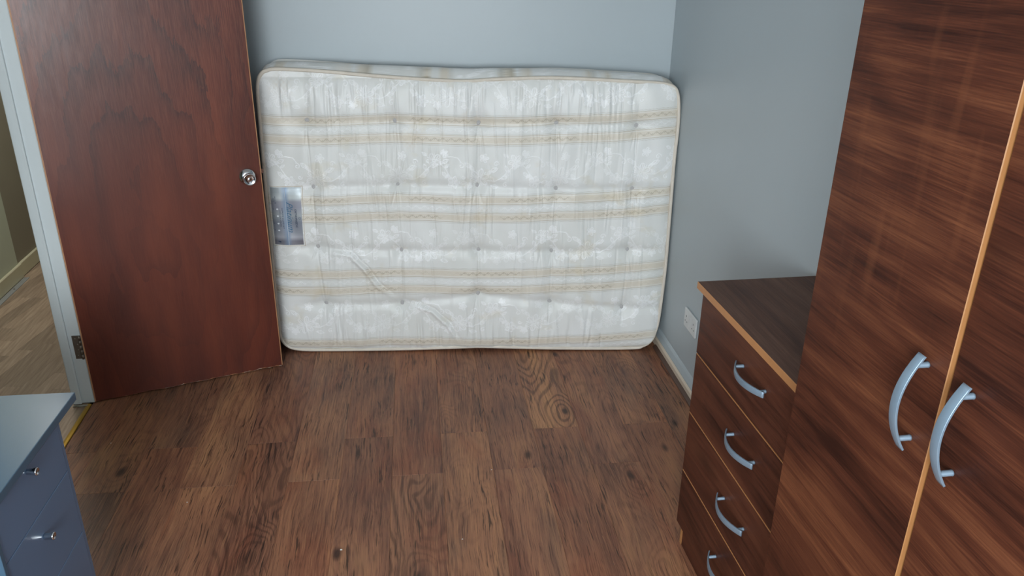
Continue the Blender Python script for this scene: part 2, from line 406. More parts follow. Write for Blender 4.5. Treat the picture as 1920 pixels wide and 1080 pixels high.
# floor: a screed with every laminate plank laid on it
fl = prism('floor', [(-1.5, YF-.2), (1.4, YF-.2), (1.45, 3.95), (-1.28, 3.95)], -.12, -.0082, M['black'], center=False, kind='structure')
th = -0.0365
du = Vector((math.cos(th), math.sin(th))); dv = Vector((-math.sin(th), math.cos(th)))
O = Vector((0.150, 2.466)); PW = 0.1878; PL = 1.285
tones = {  # (column, row): tint r g b and amount of ring figure
    (-7, 0): (.86, .82, .74, .3), (-7, -1): (.86, .84, .78, .2), (-6, 0): (.84, .82, .78, .3), (-6, -1): (.98, .88, .80, .1),
    (-5, 0): (1.0, .96, .88, .2), (-5, -1): (1.06, .98, .88, .1), (-4, 0): (.88, .80, .78, .5), (-4, -1): (.90, .80, .75, .7),
    (-3, 0): (1.14, 1.10, 1.0, .2), (-3, -1): (1.06, .96, .86, .15), (-2, 0): (1.0, .92, .86, .2), (-2, -1): (.96, .87, .82, .25),
    (-1, 0): (1.0, .87, .79, .1), (-1, -1): (1.04, .98, .90, 1.0), (0, 0): (1.06, .97, .88, .35), (0, -1): (1.18, 1.11, .97, .2),
    (1, 0): (.92, .83, .79, .25), (1, -1): (1.0, .92, .86, .15), (2, 0): (1.12, 1.03, .90, 1.0), (2, -1): (1.0, .87, .78, .2),
    (3, 0): (.94, .83, .77, .6), (3, -1): (.98, .89, .81, .45), (4, 0): (1.06, .97, .86, .5), (4, -1): (.84, .73, .67, .15),
    (5, 0): (.96, .88, .80, .2), (5, -1): (.94, .86, .78, .4)}
for k in range(-9, 8):
    shift = 0.0 if k % 2 else 0.262
    for r in range(-3, 2):
        u0, u1 = k*PW, (k+1)*PW; v0, v1 = shift+r*PL, shift+(r+1)*PL
        q = [O+du*a+dv*b_ for a, b_ in ((u0, v0), (u1, v0), (u1, v1), (u0, v1))]
        pl = [(p.x, p.y) for p in q]
        pl = clip(pl, 1, -K, xr(0)-.0195)                  # right wall
        pl = clip(pl, -1, 0.0, 1.279)                      # threshold line
        if len(pl) > 2: pl = clip(pl, 0, -1, -YF)
        if len(pl) > 2: pl = clip(pl, .105, 1, 3.578+.105*1.291-.004)
        if len(pl) < 3: continue
        g = 0.0003; cxm = sum(p[0] for p in pl)/len(pl); cym = sum(p[1] for p in pl)/len(pl)
        o = prism('floor_plank', pl, -.008, 0.0, M['plank'], fl, inset=.0009, top_drop=.0010)
        # keep grain along the plank
        for vv in o.data.vertices:
            x, y = vv.co.x, vv.co.y; vv.co.x = x*du.x+y*du.y; vv.co.y = x*dv.x+y*dv.y
        o.rotation_euler = (0, 0, th)
        tn = tones.get((k, r), (1.0, .92, .85, .2))
        o.color = tn

# hall beyond the doorway
hf = prism('floor', [(-2.4, .8), (-1.2805, .8), (-1.2805, 3.1), (-1.30, 6.4), (-2.4, 6.4)], -.12, -.0082, M['black'], center=False, kind='structure')
ha = math.radians(-11.5); hu = Vector((math.cos(ha), math.sin(ha))); hv = Vector((-math.sin(ha), math.cos(ha)))
HO = Vector((-1.9, 3.9)); rr = random.Random(3)
for k in range(-16, 18):
    sh = rr.uniform(0, .55)
    for r in range(-6, 6):
        u0, u1 = k*.075, (k+1)*.075; v0, v1 = sh+r*.55, sh+(r+1)*.55
        pl = [tuple(HO+hu*a+hv*b_) for a, b_ in ((u0, v0), (u1, v0), (u1, v1), (u0, v1))]
        for cl in ((1, 0, -1.2995 if True else 0), (-1, 0, 2.119), (0, 1, 6.0), (0, -1, -2.0)):
            if len(pl) > 2: pl = clip(pl, *cl)
        if len(pl) < 3: continue
        ys = [p[1] for p in pl]; xs = [p[0] for p in pl]
        if max(ys)-min(ys) < .01 or max(xs)-min(xs) < .01: continue
        o = prism('laminate_strip', pl, -.008, 0.0, M['hallplank'], hf, inset=.0005, top_drop=.0006)
        tn = rr.choice((.68, .80, 1.0, 1.10, .92, .74)); o.color = (tn, tn*.99, tn*.97, 1)
prism('wall_hall', [(-2.13, .8), (-2.13, 4.665), (-2.3, 4.665), (-2.3, .8)], -.02, HC, M['halllight'], kind='structure')
prism('wall_hall', [(-2.135, 4.665), (-2.135, 6.3), (-2.3, 6.3), (-2.3, 4.665)], -.02, HC, M['halldark'], kind='structure')
prism('wall_hall', [(-2.3, 6.0), (-1.3, 6.0), (-1.3, 6.3), (-2.3, 6.3)], -.02, HC, M['halldark'], kind='structure')
prism('wall_hall', [(JX, yb(JX)), (JX+.1, yb(JX)), (JX+.1, 6.3), (JX, 6.3)], -.02, HC, M['halllight'], kind='structure')
prism('wall_hall', [(-2.3, .75), (JX-.12, .75), (JX-.12, .8), (-2.3, .8)], -.02, HC, M['halllight'], kind='structure')
prism('ceiling', [(-2.3, .8), (-1.36, .8), (-1.36, 6.3), (-2.3, 6.3)], HC, HC+.1, M['ceiling'], kind='structure')
box('baseboard_hall', (-2.13, .8, 0), (-2.112, 4.672, .085), M['hallskirt'], bevel=.004, kind='structure')
box('baseboard_hall', (-2.135, 4.672, 0), (-2.118, 6.0, .085), M['hallskirt'], bevel=.004, kind='structure')
ms = box('trim_1', (-2.110, 3.2, .0), (-2.078, 4.655, .003), M['steel'], bevel=.001, kind='structure')
bm = bmesh.new(); lathe(bm, [(0, .0035), (.004, .003), (.005, 0)], 12)
from_bm('screw', bm, M['hinge'], ms, (0, .55, .0015))

# baseboard of the right wall: bevelled board, unpainted lower edge, brown floor bead
def along_right(name, prof, mat, y0, y1, **kw):
    bm = bmesh.new(); R = []
    for y in (y0, y1): R.append([bm.verts.new((xr(y)-px, y, pz)) for px, pz in prof])
    n = len(prof)
    for i in range(n): bm.faces.new((R[0][i], R[0][(i+1) % n], R[1][(i+1) % n], R[1][i]))
    bm.faces.new(R[0]); bm.faces.new(list(reversed(R[1])))
    bmesh.ops.recalc_face_normals(bm, faces=bm.faces)
    o = from_bm(name, bm, mat); o['kind'] = 'structure'; return o
along_right('baseboard_right', [(0.0005, .001), (.011, .001), (.011, .050), (.006, .075), (.0005, .092)], M['skirt'], 1.32, 3.57)
along_right('trim_2', [(.0112, .001), (.0195, .001), (.0195, .036), (.0150, .041), (.0112, .043)], M['cream'], 1.32, 3.56)
along_right('trim_3', [(.0198, .0005), (.036, .0005), (.0345, .006), (.030, .011), (.0225, .0145), (.0198, .015)], M['bead'], 1.32, 3.35)

# brass threshold strip
bm = bmesh.new(); R = []
for y in (2.37, 3.14):
    R.append([bm.verts.new((-1.2895+px, y, pz)) for px, pz in ((-.011, .0005), (-.008, .004), (0, .0058), (.008, .004), (.0098, .0005))])
for i in range(4): bm.faces.new((R[0][i], R[0][i+1], R[1][i+1], R[1][i]))
bm.faces.new((R[0][0], R[1][0], R[1][4], R[0][4])); bm.faces.new(R[0]); bm.faces.new(R[1])
bmesh.ops.recalc_face_normals(bm, faces=bm.faces)
o = from_bm('threshold_strip', bm, M['brass']); tag(o, 'narrow brass threshold strip across the doorway floor', 'threshold')

# door frame: lining, stop, with hinge
fr = empty('door_frame', (JX, YD1-.02, 0), label='white painted door frame on the hinge side of the open doorway', cat='door frame')
def fbox(name, lo, hi, mat, **kw):
    l = Vector((JX, YD1-.02, 0)); return box(name, Vector(lo)-l, Vector(hi)-l, mat, fr, **kw)
YJ = 3.152
fbox('lining', (JX-.004, YJ, .002), (-1.2708, YD1, 2.05), M['gloss'], bevel=.003)
fbox('door_stop', (JX-.001, YJ-.014, .004), (-1.3185, YJ-.0003, 2.04), M['gloss'], bevel=.003)
fbox('lining', (JX-.004, YD0-.044, .002), (-1.285, YD0-.024, 2.05), M['gloss'], bevel=.003)
fbox('lining', (JX-.004, YD0-.0235, 2.03), (-1.2708, YJ-.0005, 2.05), M['gloss'], bevel=.003)
# hinge on the frame
hg = fbox('hinge', (-1.305, YJ-.0022, .214), (-1.2712, YJ-.0002, .320), M['hinge'], bevel=.0005)
bm = bmesh.new()
for i, (a, c_) in enumerate(((.0, .02), (.0215, .0415), (.043, .063), (.0645, .0845), (.086, .106))):
    lathe(bm, [(0, a), (.0048, a), (.0048, c_), (0, c_)], 14)
k = from_bm('knuckle', bm, M['hinge'], hg, (.0125, -.0045, -.053))
for z in (-.038, -.013, .013, .038):
    bm = bmesh.new(); lathe(bm, [(0, .0018), (.0025, .0016), (.004, 0)], 10, Matrix.Rotation(math.radians(90), 4, 'X'))
    from_bm('screw', bm, M['hinge'], hg, (-.006 if abs(z) > .02 else -.001, -.0012, z))

# door leaf
A = Vector((-1.2635, 3.149, 0)); DW = 0.772
ang = math.atan2(.296, .955)
dr = empty('door_leaf', A, ang, label='open reddish brown varnished plywood door with a chrome knob', cat='door')
lip = M['oakedge']
# rough lower edge
bmd = bmesh.new()
nx = 60; r5 = random.Random(11)
zb = [0.0075+0.0012*math.sin(i*.5)+r5.uniform(-.0012, .0018) for i in range(nx+1)]
fv = []; 
for i in range(nx+1):
    x = DW*i/nx; ch = .0018+r5.uniform(0, .0032)*(1.0 if r5.random() > .45 else .2)
    xb = x+(.0180 if i == 0 else (.006 if i == 1 else 0))
    fv.append([bmd.verts.new((x, 0, 1.985)), bmd.verts.new((x, 0, zb[i]+ch)), bmd.verts.new((x, .0025, zb[i])), bmd.verts.new((xb, .040, zb[i])), bmd.verts.new((xb, .040, 1.985))])
for i in range(nx):
    a, b_ = fv[i], fv[i+1]
    for j in range(5):
        f = bmd.faces.new((a[j], b_[j], b_[(j+1) % 5], a[(j+1) % 5])); f.material_index = 0 if j in (0, 3) else (2 if j == 1 and r5.random() < .45 and i > 18 else 1)
bmd.faces.new(fv[0]).material_index = 1; bmd.faces.new(fv[-1]).material_index = 1
bmesh.ops.recalc_face_normals(bmd, faces=bmd.faces)
for v in bmd.verts: v.co -= Vector((DW/2, .02, .95))
from_bm('door_panel', bmd, [M['mahog'], lip, M['splinter']], dr, (DW/2, .02, .95))
bm = bmesh.new(); addbox(bm, (-.0012, -.004, -.992), (0, .0385, .99))
# thin raised lippings on the two long edges
bm.free()
lp = prism('edge_lipping', [(-.0052, .0005), (-.0002, .0005), (.0168, .0385), (.0118, .0385)], .008, 1.984, lip)
lp.parent = dr
box('edge_lipping', (DW+.0002, -.0003, .010), (DW+.0042, .0385, 1.984), lip, dr, bevel=.001)
KX, KZ = 0.718, 0.910
bm = bmesh.new(); RX = Matrix.Rotation(math.radians(90), 4, 'X')       # local Z turned to -Y
lathe(bm, [(0, 0), (.0335, 0), (.0335, .0025), (.031, .006), (.022, .0125), (.0155, .0155), (0, .0155)], 40, RX)
rose = from_bm('knob_rose', bm, M['chrome'], dr, (KX, -.0002, KZ))
bm = bmesh.new()
lathe(bm, [(0, 0), (.011, 0), (.0115, .010), (.0185, .021), (.0245, .030), (.0262, .038), (.0250, .0440), (.0225, .0458), (.0205, .0445), (.0065, .0395), (.005, .0405), (0, .0405)], 40, RX)
from_bm('door_knob', bm, M['chrome'], rose, (0, -.0156, 0))
box('latch_plate', (DW+.0043, .009, .895), (DW+.0055, .032, .952), M['chrome'], dr, bevel=.0005)
bm = bmesh.new(); addbox(bm, (0, -.006, -.009), (.009, .006, .009))
from_bm('latch_bolt', bm, M['chrome'], dr, (DW+.0056, .020, .923))

# ------------------------------------------------------------------ mattress
m1 = np.array([-0.5, 3.526, 0.012]); md = np.array([.9932, -.1164, 0]); md /= np.linalg.norm(md)
n0 = np.array([md[1], -md[0], 0.]); LN = math.radians(2.5)
me_ = np.array([-n0[0]*math.sin(LN), -n0[1]*math.sin(LN), math.cos(LN)]); nn = np.cross(md, me_)
OUT = [(-0.012, 1.2835), (0.008, 1.294), (0.053, 1.301), (0.232, 1.294), (0.455, 1.277), (0.681, 1.263), (0.841, 1.258), (1.0, 1.268), (1.184, 1.275), (1.322, 1.273), (1.484, 1.266), (1.67, 1.258), (1.725, 1.250), (1.752, 1.237), (1.766, 1.212), (1.775, 1.159), (1.779, 1.066), (1.775, 0.924), (1.776, 0.677), (1.776, 0.419), (1.766, 0.175), (1.754, 0.091), (1.737, 0.042), (1.7, 0.014), (1.635, 0.002), (1.296, 0.003), (1.05, 0.010), (0.907, 0.014), (0.83, 0.012), (0.522, 0.003), (0.139, 0.000), (0.038, 0.005), (-0.008, 0.020), (-0.034, 0.052), (-0.042, 0.098), (-0.044, 0.261), (-0.043, 0.548), (-0.041, 0.844), (-0.039, 1.031), (-0.037, 1.19), (-0.029, 1.254)]
P = np.array(OUT); n_ = len(P); dense = []; idx = []
for i in range(n_):
    idx.append(len(dense))
    p0, p1, p2, p3 = P[i-1], P[i], P[(i+1) % n_], P[(i+2) % n_]
    for tt in np.linspace(0, 1, 24, endpoint=False):
        dense.append(.5*((2*p1)+(-p0+p2)*tt+(2*p0-5*p1+4*p2-p3)*tt**2+(-p0+3*p1-3*p2+p3)*tt**3))
dense = np.array(dense)
cor = [idx[0], idx[13], idx[22], idx[32]]       # TL TR BR BL
def side(i0, i1, n):
    seg = np.vstack([dense[i0:i1+1]]) if i1 > i0 else np.vstack([dense[i0:], dense[:i1+1]])
    s = np.r_[0, np.cumsum(np.linalg.norm(np.diff(seg, axis=0), axis=1))]; q = np.linspace(0, s[-1], n)
    return np.c_[np.interp(q, s, seg[:, 0]), np.interp(q, s, seg[:, 1])]
NX, NY = 760, 540
top = side(cor[0], cor[1], NX); right = side(cor[1], cor[2], NY)[::-1]; bot = side(cor[2], cor[3], NX)[::-1]; left = side(cor[3], cor[0], NY)
s = np.linspace(0, 1, NX)[None, :, None]; tq = np.linspace(0, 1, NY)[:, None, None]
G = (1-tq)*bot[None]+tq*top[None]+(1-s)*left[:, None]+s*right[:, None] \
    - ((1-s)*(1-tq)*bot[0]+s*(1-tq)*bot[-1]+(1-s)*tq*top[0]+s*tq*top[-1])
GA, GZ = G[..., 0], G[..., 1]
TUFT = [(0.16, 1.09), (0.539, 1.09), (0.902, 1.084), (1.243, 1.086), (1.596, 1.077), (0.166, 0.796), (0.54, 0.81), (0.894, 0.806), (1.25, 0.793), (1.596, 0.794), (0.167, 0.517), (0.547, 0.502), (0.901, 0.502), (1.239, 0.497), (1.593, 0.505), (0.186, 0.239), (0.541, 0.241), (0.898, 0.286), (1.237, 0.245), (1.583, 0.216)]
rs = np.random.RandomState(5)
pleats = []
for i in range(90):    # gathers hanging from the top seam
    a = rs.uniform(.06, 1.66); pleats.append((a, 1.262, a+rs.normal(0, .010), 1.262-rs.uniform(.05, .19), rs.uniform(.0032, .0075), rs.choice([-1, 1])*rs.uniform(.0016, .0050)))
for i in range(80):    # gathers rising from the bottom seam
    a = rs.uniform(.1, 1.5); pleats.append((a, .012, a+rs.normal(0, .016), .012+rs.uniform(.07, .24), rs.uniform(.0035, .009), rs.choice([-1, 1])*rs.uniform(.0016, .0050)))
for i in range(240):    # loose vertical creases through the middle
    a = rs.uniform(.2, 1.66); z = rs.uniform(.2, 1.05); L = rs.uniform(.06, .26); pleats.append((a, z+L, a+rs.normal(0, .010), z, rs.uniform(.0028, .007), rs.choice([-1, 1])*rs.uniform(.0009, .0030)))
for (a, z) in TUFT:    # pleats that run into each tuft
    for q in range(4):
        d = rs.uniform(-.022, .022); sg = rs.choice([-1, 1]); pleats.append((a+d*.25, z+sg*.008, a+d*1.3, z+sg*rs.uniform(.05, .13), rs.uniform(.003, .006), -rs.uniform(.0012, .0030)))
for c_ in range(5):   # full-height seams along the tuft columns
    for r in range(3):
        a1_, z1_ = TUFT[r*5+c_]; a2_, z2_ = TUFT[(r+1)*5+c_]
        pleats.append((a1_, z1_, a2_, z2_, .0045, -.0032)); pleats.append((a1_+.004, z1_, a2_+.006, z2_, .012, .0016))
def seg_bump(A_, Z_, pl):
    a0, z0, a1, z1, wd, am = pl
    dx, dz = a1-a0, z1-z0; L2 = dx*dx+dz*dz
    tt = np.clip(((A_-a0)*dx+(Z_-z0)*dz)/L2, 0, 1)
    d2 = (A_-a0-tt*dx)**2+((Z_-z0-tt*dz)*.6)**2
    e = .35+.65*np.sin(np.pi*np.clip(tt, .02, .98))
    return am*e*np.exp(-d2/(wd*wd))
FOLDS = [[(.237, .508), (.322, .492), (.385, .425), (.438, .343), (.505, .290)], [(.610, .246), (.690, .212), (.765, .140), (.815, .045)]]
def disp(A_, Z_, full=True):
    A_ = np.asarray(A_, float); Z_ = np.asarray(Z_, float)
    W_, H_ = 1.80, 1.27
    ea = np.minimum(A_+.038, 1.776-A_); ez = np.minimum(Z_-.002, 1.27-Z_)
    ea = np.clip(ea, 0, None); ez = np.clip(ez, 0, None)
    D = .026*(1-np.exp(-ea/.030))*(1-np.exp(-ez/.028))
    for (a, z) in TUFT:
        r2 = (A_-a)**2+(Z_-z)**2
        D = D-.015*np.exp(-r2/(.040**2))-.008*np.exp(-r2/(.014**2))
    ca = [.164, .542, .900, 1.243, 1.593]
    for a in ca: D = D-.0045*np.exp(-((A_-a-.004*np.sin(Z_*9))/.022)**2)*np.clip((Z_-.1)/.15, 0, 1)
    for r in range(4):
        zr = np.interp(A_, [TUFT[r*5+i][0] for i in range(5)], [TUFT[r*5+i][1] for i in range(5)])
        D = D-(.0085 if r else .006)*np.exp(-((Z_-zr)/.022)**2)*np.clip((A_-.02)/.12, 0, 1)
    D = D+.003*np.sin(A_*23+1.3*np.sin(Z_*7))*np.sin(Z_*5+1)+.0015*np.sin(A_*61+2*np.sin(Z_*11))
    for f in FOLDS:
        f = np.array(f); t_ = np.linspace(0, 1, 60); k_ = np.linspace(0, 1, len(f))
        fa = np.interp(t_, k_, f[:, 0]); fz = np.interp(t_, k_, f[:, 1])
        msk = (A_ > fa.min()-.06) & (A_ < fa.max()+.06) & (Z_ > fz.min()-.06) & (Z_ < fz.max()+.06)
        if np.ndim(A_) == 0: continue
        Am, Zm = A_[msk], Z_[msk]; best = np.full(Am.shape, 9.); sgn = np.zeros(Am.shape); en = np.zeros(Am.shape)
        for i in range(60):
            d = np.hypot(Am-fa[i], Zm-fz[i]); b2 = d < best
            j = min(i+1, 59); i0 = max(i-1, 0); tx, tz = fa[j]-fa[i0], fz[j]-fz[i0]
            cr = (tx*(Zm-fz[i])-tz*(Am-fa[i]))/math.hypot(tx, tz)
            best = np.where(b2, d, best); sgn = np.where(b2, cr, sgn); en = np.where(b2, math.sin(math.pi*(.06+.88*i/59)), en)
        add = en*(.0085*np.exp(-((sgn+.014)/.011)**2)-.0075*np.exp(-((sgn-.004)/.008)**2))*np.exp(-np.clip(best-np.abs(sgn), 0, None)/.01)
        D = D.copy(); D[msk] += add
    if full:
        for pl in pleats:
            lo_a, hi_a = min(pl[0], pl[2])-.03, max(pl[0], pl[2])+.03; lo_z, hi_z = min(pl[1], pl[3])-.04, max(pl[1], pl[3])+.04
            msk = (A_ > lo_a) & (A_ < hi_a) & (Z_ > lo_z) & (Z_ < hi_z)
            if msk.any():
                D[msk] += seg_bump(A_[msk], Z_[msk], pl)*np.clip(np.minimum(ea[msk], ez[msk])/.012, 0, 1)
    return D
def surf(a, z, extra=0.0):
    a = np.atleast_1d(a).astype(float); z = np.atleast_1d(z).astype(float)
    d = disp(a.copy(), z.copy())+extra
    return m1+a[..., None]*md+z[..., None]*me_+d[..., None]*nn
base_pt = m1+.87*md; base_pt[2] = 0
# woven pattern, drawn as strokes in one repeat of the cloth
TS = 0.001; TWd, THt = .36, .35
tw, tht = int(TWd/TS), int(THt/TS)
yy, xx = np.mgrid[0:tht, 0:tw]; tx = xx*TS; ty = yy*TS-.175      # ty: distance from the panel centre
tile = np.zeros((tht, tw))
def stroke(pts, wd=.0018, v=1.0):
    global tile
    for (ax_, az_), (bx_, bz_) in zip(pts, pts[1:]):
        for sh in (-TWd, 0, TWd):
            dx, dz = bx_-ax_, bz_-az_; L2 = dx*dx+dz*dz+1e-12
            t_ = np.clip(((tx-ax_-sh)*dx+(ty-az_)*dz)/L2, 0, 1)
            d = np.hypot(tx-ax_-sh-t_*dx, ty-az_-t_*dz)
            tile = np.maximum(tile, v*np.clip(1.5-d/wd, 0, 1))
def flower(cx_, cz_, R_, n, ph=0):
    for i in range(n):
        a = ph+2*math.pi*i/n; pts = []
        for q in np.linspace(-1, 1, 13):
            rr_ = R_*(.28+.72*math.cos(q*math.pi/2)**.6 if abs(q) < 1 else .28); aa = a+q*math.pi/n*.85
            pts.append((cx_+rr_*math.cos(aa), cz_+rr_*math.sin(aa)))
        stroke(pts, .0019)
        stroke([(cx_+.2*R_*math.cos(a), cz_+.2*R_*math.sin(a)), (cx_+.75*R_*math.cos(a), cz_+.62*R_*math.sin(a))], .0018, .7)
    stroke([(cx_+.16*R_*math.cos(q), cz_+.16*R_*math.sin(q)) for q in np.linspace(0, 6.3, 10)], .002)
def leaf(x, z, an, L):
    c_, s_ = math.cos(an), math.sin(an)
    up = [(x+c_*L*q-s_*.22*L*math.sin(math.pi*q), z+s_*L*q+c_*.22*L*math.sin(math.pi*q)) for q in np.linspace(0, 1, 8)]
    dn = [(x+c_*L*q+s_*.22*L*math.sin(math.pi*q), z+s_*L*q-c_*.22*L*math.sin(math.pi*q)) for q in np.linspace(0, 1, 8)]
    stroke(up, .0016); stroke(dn, .0016); stroke([(x, z), (x+c_*L*.8, z+s_*L*.8)], .0014, .8)
def spiral(x, z, r, d=1, ph=0): stroke([(x+r*(1-q*.8)*math.cos(ph+d*q*7), z+r*(1-q*.8)*math.sin(ph+d*q*7)) for q in np.linspace(0, 1, 22)], .0017)
def bloom(cx_, cz_, R_, n, ph=0):
    flower(cx_, cz_, R_, n, ph)
    for i in range(n*2):
        a = ph+math.pi*i/n
        stroke([(cx_+.66*R_*math.cos(a), cz_+.66*R_*math.sin(a)), (cx_+.93*R_*math.cos(a), cz_+.93*R_*math.sin(a))], .0013)
bloom(.055, -.035, .043, 6, .3); bloom(.215, .040, .033, 5, .8); bloom(.30, -.055, .027, 5, 0)
flower(.075, .055, .020, 5, 0); flower(.005, -.07, .018, 5, 1); flower(.262, .072, .016, 5, 2)
leaf(.10, -.005, .4, .04); leaf(.105, -.07, -.2, .035); leaf(.02, .012, 2.5, .036); leaf(.19, .0, -2.2, .034); leaf(.25, .03, .5, .034); leaf(.27, -.03, 2.3, .03); leaf(.33, -.06, .2, .03)
sp = [(.09, -.045), (.12, -.05), (.15, -.035), (.18, -.005), (.205, .02)]
stroke(sp, .0020)
for (x, z), a in zip(sp[1:], (2.2, .2, 1.9, .1)): leaf(x, z, a, .030)
sp = [(.235, .035), (.262, .01), (.28, -.02), (.295, -.04)]; stroke(sp, .0018)
for (x, z), a in zip(sp, (-.2, .6, -2.4, 2.6)): leaf(x, z, a, .024)
leaf(.03, 0, 2.2, .03); leaf(.02, -.06, 3.6, .03); leaf(.09, -.02, .9, .028); leaf(.245, .07, 1.0, .024); leaf(.185, .06, 2.6, .026)
spiral(.13, .03, .013); spiral(.335, .02, .014, -1, 2); spiral(.17, -.065, .012, 1, 1); spiral(.345, -.03, .010, -1, 0)
stroke([(.13, .017), (.12, .0), (.10, -.01)]); stroke([(.335, .034), (.32, .055), (.29, .06), (.26, .055)])
# running scroll for the bands
su, sv = .036, .020; stw, sth = int(su/.0005), int(sv/.0005)
y2, x2 = np.mgrid[0:sth, 0:stw]; px = x2*.0005; pz = y2*.0005-sv/2; scroll = np.zeros((sth, stw))
cur = [(q, .0062*math.sin(2*math.pi*q/su)) for q in np.linspace(-.004, su+.004, 50)]
for cxx, sg in ((.009, 1), (.027, -1)):
    cur2 = [(cxx+.0034*(1-q*.6)*math.cos(q*6+1.6*sg), sg*.001+.0034*(1-q*.6)*math.sin(q*6*sg)) for q in np.linspace(0, 1, 14)]
    for (a_, b_) in zip(cur2, cur2[1:]):
        scroll = np.maximum(scroll, np.clip(1.5-np.hypot(px-a_[0], pz-a_[1])/.0011, 0, 1))
for a_ in cur: scroll = np.maximum(scroll, np.clip(1.5-np.hypot(px-a_[0], pz-a_[1])/.0011, 0, 1))
def weave(A_, Z_):
    """returns satin, tan, dark-line weights at cloth coordinates"""
    dist = (Z_-1.053+.17499+.35*10) % .35-.175+.0                 # signed distance from the nearest band centre
    ad = np.abs(dist)
    sm = lambda x, a, b_: np.clip((x-a)/(b_-a), 0, 1)
    tan_ = sm(ad, .019, .021)*(1-sm(ad, .059, .061))
    line = np.exp(-((ad-.0215)/.0013)**2)+np.exp(-((ad-.0600)/.0013)**2)+.7*np.exp(-((ad-.0665)/.0011)**2)+.7*np.exp(-((ad-.0155)/.0011)**2)
    cream = np.exp(-((ad-.0255)/.0022)**2)+np.exp(-((ad-.0555)/.0022)**2)
    sc_i = lambda off: scroll[(np.clip((off+sv/2)/.0005, 0, sth-1)).astype(int), ((A_ % su)/.0005).astype(int) % stw]*(np.abs(off) < sv/2)
    onoff = np.clip(.55+.8*np.sin(A_*13+2.0*np.sin(Z_*5))+.5*np.sin(A_*31), 0.12, 1)
    s_t = sc_i(ad-.0405)*onoff; s_m = sc_i(dist)*np.clip(onoff+.25, 0, 1)
    pz_ = (Z_-1.053+.175*20) % .35                                 # position inside the panel
    ti = np.clip((pz_/TS), 0, tht-1).astype(int); off = (np.floor((Z_-1.053)/.35)*.13)
    fl_ = tile[(ti+tht//2*0) % tht, (((A_+off) % TWd)/TS).astype(int) % tw]*(sm(ad, .070, .075))
    satin = np.clip(fl_*np.clip(.85+.35*np.sin(A_*7+Z_*9), .5, 1)+s_m*.9+.35*cream+.25*s_t*0, 0, 1)
    dark_ = np.clip(.60*line+.75*s_t, 0, 1)
    return satin, np.clip(tan_*.80-.3*cream, 0, 1), dark_
sh_ = .036*np.clip((GA-1.1)/.6, 0, 1)**1.3
dd = disp(GA.copy(), GZ.copy())
wz = GZ-sh_+.004*np.sin(GA*9)+.0
wob = (.006*np.sin(GA*5.5+1))
sat, tan_, drk = weave(GA, wz+wob*.5)
# a few shallow stains of their own shape go with the tan channel
for (a, z, r, k_) in ((.93, .69, .035, .5), (.90, .665, .02, .5), (1.19, .86, .012, .35), (1.19, .83, .016, .3), (.06, 1.24, .05, .35), (.62, 1.03, .05, .35), (.60, 1.00, .03, .3)):
    tan_ = np.clip(tan_+k_*np.exp(-(((GA-a)**2+(GZ-z)**2)/r**2)**1.5)*(.6+.4*np.sin(GA*300)*np.sin(GZ*260)), 0, 1)
pos = m1+GA[..., None]*md+GZ[..., None]*me_+dd[..., None]*nn-base_pt
def grid_mesh(name, pos, colr, mat, parent, wrap=False):
    ny, nx_ = pos.shape[:2]; me = bpy.data.meshes.new(name)
    me.vertices.add(ny*nx_); me.vertices.foreach_set('co', pos.reshape(-1).astype(np.float32))
    ii = np.arange(ny*nx_).reshape(ny, nx_)
    if wrap: ii = np.c_[ii, ii[:, :1]]
    q = np.stack([ii[:-1, :-1], ii[:-1, 1:], ii[1:, 1:], ii[1:, :-1]], -1).reshape(-1, 4)
    me.loops.add(q.size); me.loops.foreach_set('vertex_index', q.reshape(-1).astype(np.int32))
    me.polygons.add(len(q)); me.polygons.foreach_set('loop_start', (np.arange(len(q))*4).astype(np.int32))
    me.update(calc_edges=True); me.validate(); me.shade_smooth()
    if colr is not None:
        at = me.color_attributes.new('weave', 'FLOAT_COLOR', 'POINT')
        c4 = np.ones((ny*nx_, 4), np.float32); c4[:, :3] = colr.reshape(-1, 3); at.data.foreach_set('color', c4.reshape(-1))
    me.materials.append(mat)
    return link(name, me, parent)
mt = empty('mattress', base_pt, label='cream tufted double mattress standing on its long side against the grey wall', cat='mattress')
grid_mesh('front_panel', pos, np.stack([sat, tan_, drk], -1), M['fabric'], mt)
# border: sweeps from the front outline to the back outline
TH = .150; st = 3; ring = dense[::st]; nr = len(ring)
tang = np.roll(ring, -1, 0)-np.roll(ring, 1, 0); tang /= np.linalg.norm(tang, axis=1)[:, None]
outn = np.c_[-tang[:, 1], tang[:, 0]]                                   # clockwise outline: left normal points out
arc = np.r_[0, np.cumsum(np.linalg.norm(np.diff(ring, axis=0), axis=1))]
NB_ = 28; rows = []; cols = []
amt = .007+.006*np.clip(outn[:, 1], 0, 1)-.003*np.clip(-outn[:, 1], 0, 1)
topw = np.clip((outn[:, 1]+.05)/1.0, 0, 1)*(ring[:, 1] > .9)*(1-.75*np.clip((ring[:, 0]-1.50)/.24, 0, 1)**2)*(1-.5*np.clip((.06-ring[:, 0])/.08, 0, 1))
blift = topw*(1.314-.018*ring[:, 0]-ring[:, 1])*.95
blift = np.where(topw > 0, np.maximum(blift, 0), 0)
kw_ = np.hanning(41); kw_ /= kw_.sum(); blift = np.convolve(np.r_[blift[-20:], blift, blift[:20]], kw_, 'valid'); lift = blift
